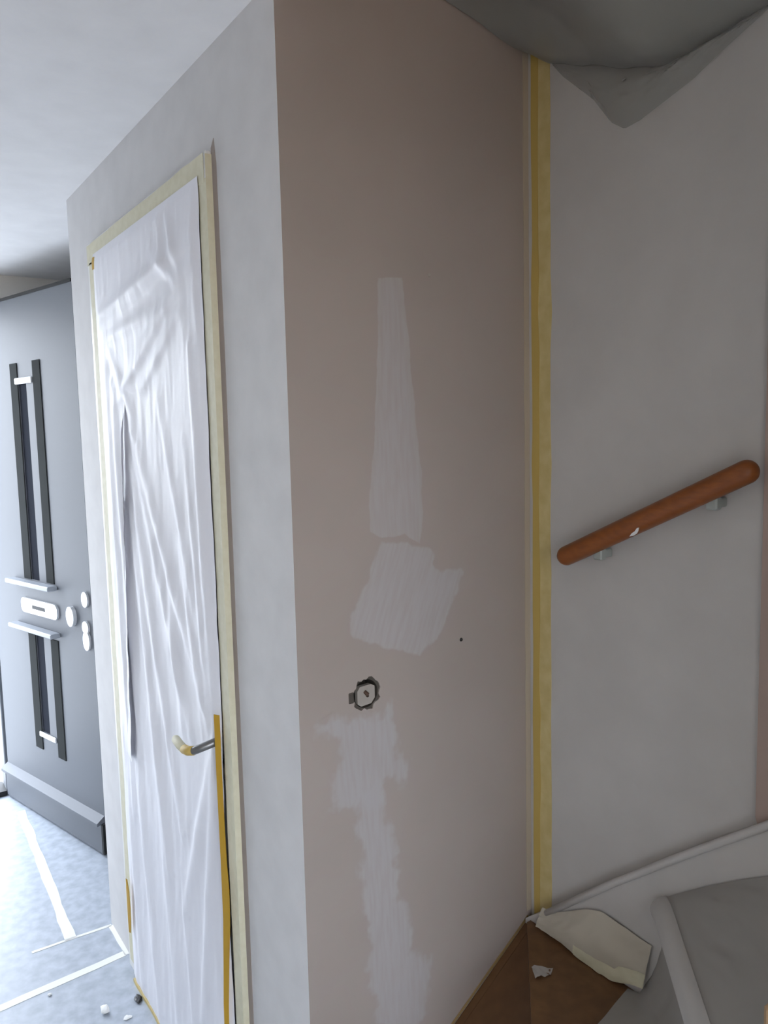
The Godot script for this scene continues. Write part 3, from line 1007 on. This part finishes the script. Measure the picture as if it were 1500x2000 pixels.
func build_tapes() -> void:
	# casing of the closet door
	var wrap := begin()
	wavy_strip(wrap, Vector3(-0.0142, 0.0, -0.326), Vector3(-0.0142, 2.225, -0.326), Vector3(0, 0, 0.0405), Vector3(-0.0008, 0, 0), 0.06, 3)
	wavy_strip(wrap, Vector3(-0.0150, 0.0, -0.2858), Vector3(-0.0150, 2.272, -0.2858), Vector3(0.0145, 0, 0), Vector3(0, 0, 0.0008), 0.02, 33)
	tag(obj("masking_tape", wrap, M.pale_tape), "pale masking tape wrapped down the casing on the lever side", "tape")
	strip("masking_tape", M.pale_tape, "pale masking tape down the casing on the hinge side", Vector3(-0.0146, 0.03, -1.172), Vector3(-0.0146, 2.222, -1.168), Vector3(0, 0, 0.058), Vector3(-0.0008, 0, 0), 0.08, 4)
	strip("masking_tape", M.pale_tape, "wide pale masking tape along the head of the door casing", Vector3(-0.0146, 2.216, -1.186), Vector3(-0.0146, 2.218, -0.295), Vector3(0, 0.058, 0), Vector3(-0.0008, 0, 0), 0.05, 6)
	# golden tape standing on edge where the film has come away
	var st := begin()
	var zs := [[1.097, -0.322, 0.012], [0.98, -0.323, 0.012], [0.86, -0.322, 0.012], [0.76, -0.320, 0.014], [0.70, -0.317, 0.020], [0.62, -0.319, 0.018], [0.52, -0.331, 0.013], [0.40, -0.345, 0.010], [0.30, -0.350, 0.006], [0.15, -0.352, 0.004]]
	var grid := []
	for q in zs:
		grid.append([Vector3(-0.034, q[0], q[1] - q[2] * 0.6), Vector3(-0.031, q[0], q[1]), Vector3(-0.027, q[0], q[1] + q[2] * 0.6)])
	add_skin(st, grid, Vector3(-1, 0, 0.2), 0.0008)
	tag(obj("golden_tape", st, M.golden_tape), "golden yellow tape hanging behind the door lever", "tape")
	st = begin()
	grid = []
	for q in [[0.345, -1.098, 0.006], [0.31, -1.094, 0.016], [0.26, -1.093, 0.017], [0.21, -1.094, 0.016], [0.17, -1.096, 0.008]]:
		grid.append([Vector3(-0.033, q[0], q[1] - q[2]), Vector3(-0.036, q[0], q[1]), Vector3(-0.033, q[0], q[1] + q[2])])
	add_skin(st, grid, Vector3(-1, 0, 0.2), 0.0008)
	tag(obj("golden_tape", st, M.golden_tape), "short golden yellow tape low on the hinge side casing", "tape")
	st = begin()
	grid = []
	for q in [[2.195, -1.117, 0.010], [2.212, -1.114, 0.014], [2.228, -1.110, 0.012]]:
		grid.append([Vector3(-0.019, q[0], q[1] - q[2]), Vector3(-0.021, q[0], q[1]), Vector3(-0.019, q[0], q[1] + q[2])])
	add_skin(st, grid, Vector3(-1, 0, 0.2), 0.0008)
	tag(obj("golden_tape", st, M.golden_tape), "scrap of golden tape in the top corner of the door casing", "tape")
	# yellow tape under the film along the floor
	strip("sill_tape", M.yellow_tape, "yellow tape along the floor under the door film", Vector3(-0.030, 0.0, -1.10), Vector3(-0.030, 0.0, -0.33), Vector3(0.022, 0, 0), Vector3(0, 0.010, 0), 0.12, 8)
	# inside corner: yellow tape on the stairwell wall, cream edge on the taupe wall
	strip("corner_tape", M.yellow_tape, "yellow masking tape down the inside corner of the stairwell wall", Vector3(W, 0.56, 0.012), Vector3(W, 2.53, 0.012), Vector3(0, 0, 0.052), Vector3(-0.0008, 0, 0), 0.10, 9)
	strip("corner_tape", M.deep_yellow_tape, "narrow deeper yellow tape edge lapped over the wider corner tape", Vector3(W - 0.0008, 0.55, 0.010), Vector3(W - 0.0008, 2.53, 0.010), Vector3(0, 0, 0.020), Vector3(-0.0008, 0, 0), 0.25, 10)
	strip("corner_tape", M.cream_edge, "cream painted-over tape edge on the end wall beside the yellow tape", Vector3(0.594, 0.56, 0.0), Vector3(0.594, 2.53, 0.0), Vector3(0.0165, 0, 0), Vector3(0, 0, 0.0012), 0.12, 12)
	# along the top of the brown string
	strip("string_tape", M.brown_tape, "thin brownish tape along the top of the brown wall string", Vector3(0.20, 0.2765, 0.0), Vector3(0.600, 0.543, 0.0), Vector3(-0.003, 0.006, 0), Vector3(0, 0, 0.0012), 0.2, 14)
	# tape on the floor
	strip("floor_tape", M.white_tape, "white tape laid straight across the hall floor to the door casing", Vector3(-1.10, 0.0, -1.205), Vector3(-0.012, 0.0, -1.265), Vector3(0, 0, 0.030), Vector3(0, 0.0012, 0), 0.12, 15)
	strip("floor_tape", M.white_tape, "broad white tape running along the floor towards the front door", Vector3(-0.115, 0.0, -2.55), Vector3(-0.156, 0.0, -1.435), Vector3(0.034, 0, 0), Vector3(0, 0.0012, 0), 0.15, 16)
	strip("floor_tape", M.white_tape, "thin white tape across the floor at the corner of the hall wall", Vector3(-0.262, 0.0, -1.452), Vector3(-0.004, 0.0, -1.438), Vector3(0, 0, 0.012), Vector3(0, 0.0012, 0), 0.2, 18)
	strip("floor_tape", M.white_tape, "short white tape on the floor along the foot of the hall wall", Vector3(-0.014, 0.0, -1.43), Vector3(-0.014, 0.0, -1.24), Vector3(0.014, 0, 0), Vector3(0, 0.0012, 0), 0.2, 19)

func crumb(called: String, m: Material, label: String, category: String, at: Vector3, size: Vector3, sd: int, group := "") -> void:
	var g := rnd(sd)
	var st := begin()
	var rings := 6
	var seg := 9
	var pts := []
	for i in rings + 1:
		var row := []
		for j in seg:
			var th := PI * i / rings
			var ph := TAU * j / seg
			var k := 1.0 + (g.randf_range(-0.3, 0.3) if i > 0 and i < rings else 0.0)
			row.append(at + Vector3(sin(th) * cos(ph) * size.x * k, size.y + cos(th) * size.y, sin(th) * sin(ph) * size.z * k))
		pts.append(row)
	for i in rings:
		for j in seg:
			quad_out(st, pts[i][j], pts[i][(j + 1) % seg], pts[i + 1][(j + 1) % seg], pts[i + 1][j], at + Vector3(0, size.y, 0))
	tag(obj(called, st, m), label, category, group)

func build_small_things() -> void:
	# bare socket box in the taupe wall
	var hx := 0.152
	var hy := 1.191
	var box := thing("socket_box", "bare round socket box sunk in the taupe wall", "socket box", Vector3(hx, hy, 0))
	var st := begin()
	var seg := 28
	for k in seg:
		var a0 := TAU * k / seg
		var a1 := TAU * (k + 1) / seg
		var r := 0.0285
		var p0 := Vector3(cos(a0), sin(a0), 0)
		var p1 := Vector3(cos(a1), sin(a1), 0)
		quad_out(st, p0 * r + Vector3(0, 0, -0.003), p1 * r + Vector3(0, 0, -0.003), p1 * r + Vector3(0, 0, -0.045), p0 * r + Vector3(0, 0, -0.045), p0 * 0.1)
		quad_out(st, p0 * r + Vector3(0, 0, -0.003), p1 * r + Vector3(0, 0, -0.003), p1 * (r + 0.008) + Vector3(0, 0, -0.003), p0 * (r + 0.008) + Vector3(0, 0, -0.003), Vector3(0, 0, -1))
		tri_out(st, Vector3(0, 0, -0.045), p0 * r + Vector3(0, 0, -0.045), p1 * r + Vector3(0, 0, -0.045), Vector3(0, 0, -1))
	obj("box_shell", st, M.dark_recess, box)
	st = begin()
	prism_xy(st, [V(-0.020, -0.018), V(-0.012, -0.024), V(0.012, -0.022), V(0.021, -0.012), V(0.021, 0.012), V(0.012, 0.017), V(-0.014, 0.016), V(-0.020, 0.008)], -0.012, 0.010)
	obj("cover_insert", st, M.socket_plastic, box)
	st = begin()
	add_tube(st, [Vector3(-0.002, 0.004, -0.003), Vector3(0.0, 0.0, 0.004), Vector3(0.003, -0.005, -0.001)], [0.004, 0.004, 0.003], 10)
	obj("wire_end", st, M.copper_wire, box)
	boxed("fixing_lug", Vector3(-0.042, -0.012, -0.002), Vector3(-0.030, 0.010, 0.002), M.dark_recess, box, 0.002)
	st = begin()
	add_tube(st, [Vector3(0.4, 1.257, 0.0), Vector3(0.4, 1.257, 0.0015)], [0.0042, 0.0036], 14)
	tag(obj("wall_plug", st, M.black_plastic), "tiny dark wall plug in the taupe wall beside the slanting filler smear", "wall plug")
	crumb("plaster_fleck", M.socket_plastic, "tiny pale fleck on the taupe wall above the tall filler smear", "fleck", Vector3(0.329, 2.0115, 0.0), Vector3(0.004, 0.0035, 0.001), 3)
	# crumbs on the hall floor
	crumb("plaster_crumb", M.filler_white, "white plaster crumb on the grey hall floor", "crumb", Vector3(-0.140, 0, -1.02), Vector3(0.012, 0.008, 0.020), 7)
	crumb("plaster_crumb", M.filler_white, "small flat white flake on the floor by the door film", "crumb", Vector3(-0.094, 0, -0.955), Vector3(0.012, 0.002, 0.010), 8)
	crumb("plaster_crumb", M.filler_white, "tiny white crumb on the floor beside the white cross tape", "crumb", Vector3(-0.258, 0, -1.286 + 0.09), Vector3(0.006, 0.003, 0.006), 9)
	crumb("dirt_lump", M.black_plastic, "small black lump of dirt under the door film edge", "dirt", Vector3(-0.044, 0, -1.010), Vector3(0.010, 0.004, 0.020), 10)
	# film scrap on the brown tread
	st = begin()
	var grid := []
	var n := FastNoiseLite.new()
	n.seed = 17; n.frequency = 1.0
	for i in 9:
		var row := []
		for j in 6:
			var u := i / 8.0
			var v := j / 5.0
			row.append(Vector3(0.470 + 0.058 * u * 0.6 - 0.02 * v, 0.5515 + 0.008 * absf(n.get_noise_2d(u * 5.0, v * 4.0)) + 0.003 * sin(u * 6.0), 0.135 + 0.030 * v * (1.0 - 0.6 * u) + 0.03 * u))
		grid.append(row)
	add_skin(st, grid, Vector3(0, 1, 0), 0.0004)
	tag(obj("film_scrap", st, M.scrap_film), "white scrap of plastic film on the brown stair tread", "scrap")
	# vertical trim at the edge of the stairwell wall
	st = begin()
	prism_zy(st, [V(0.549, 1.02), V(0.553, 1.006), V(0.563, 1.0), V(0.60, 1.0), V(0.60, 2.2), V(0.549, 2.2)], W - 0.014, 0.0138)
	struct(obj("trim_1", st, M.pink_trim), "pinkish vertical trim board on the stairwell wall above the painted string", "trim")
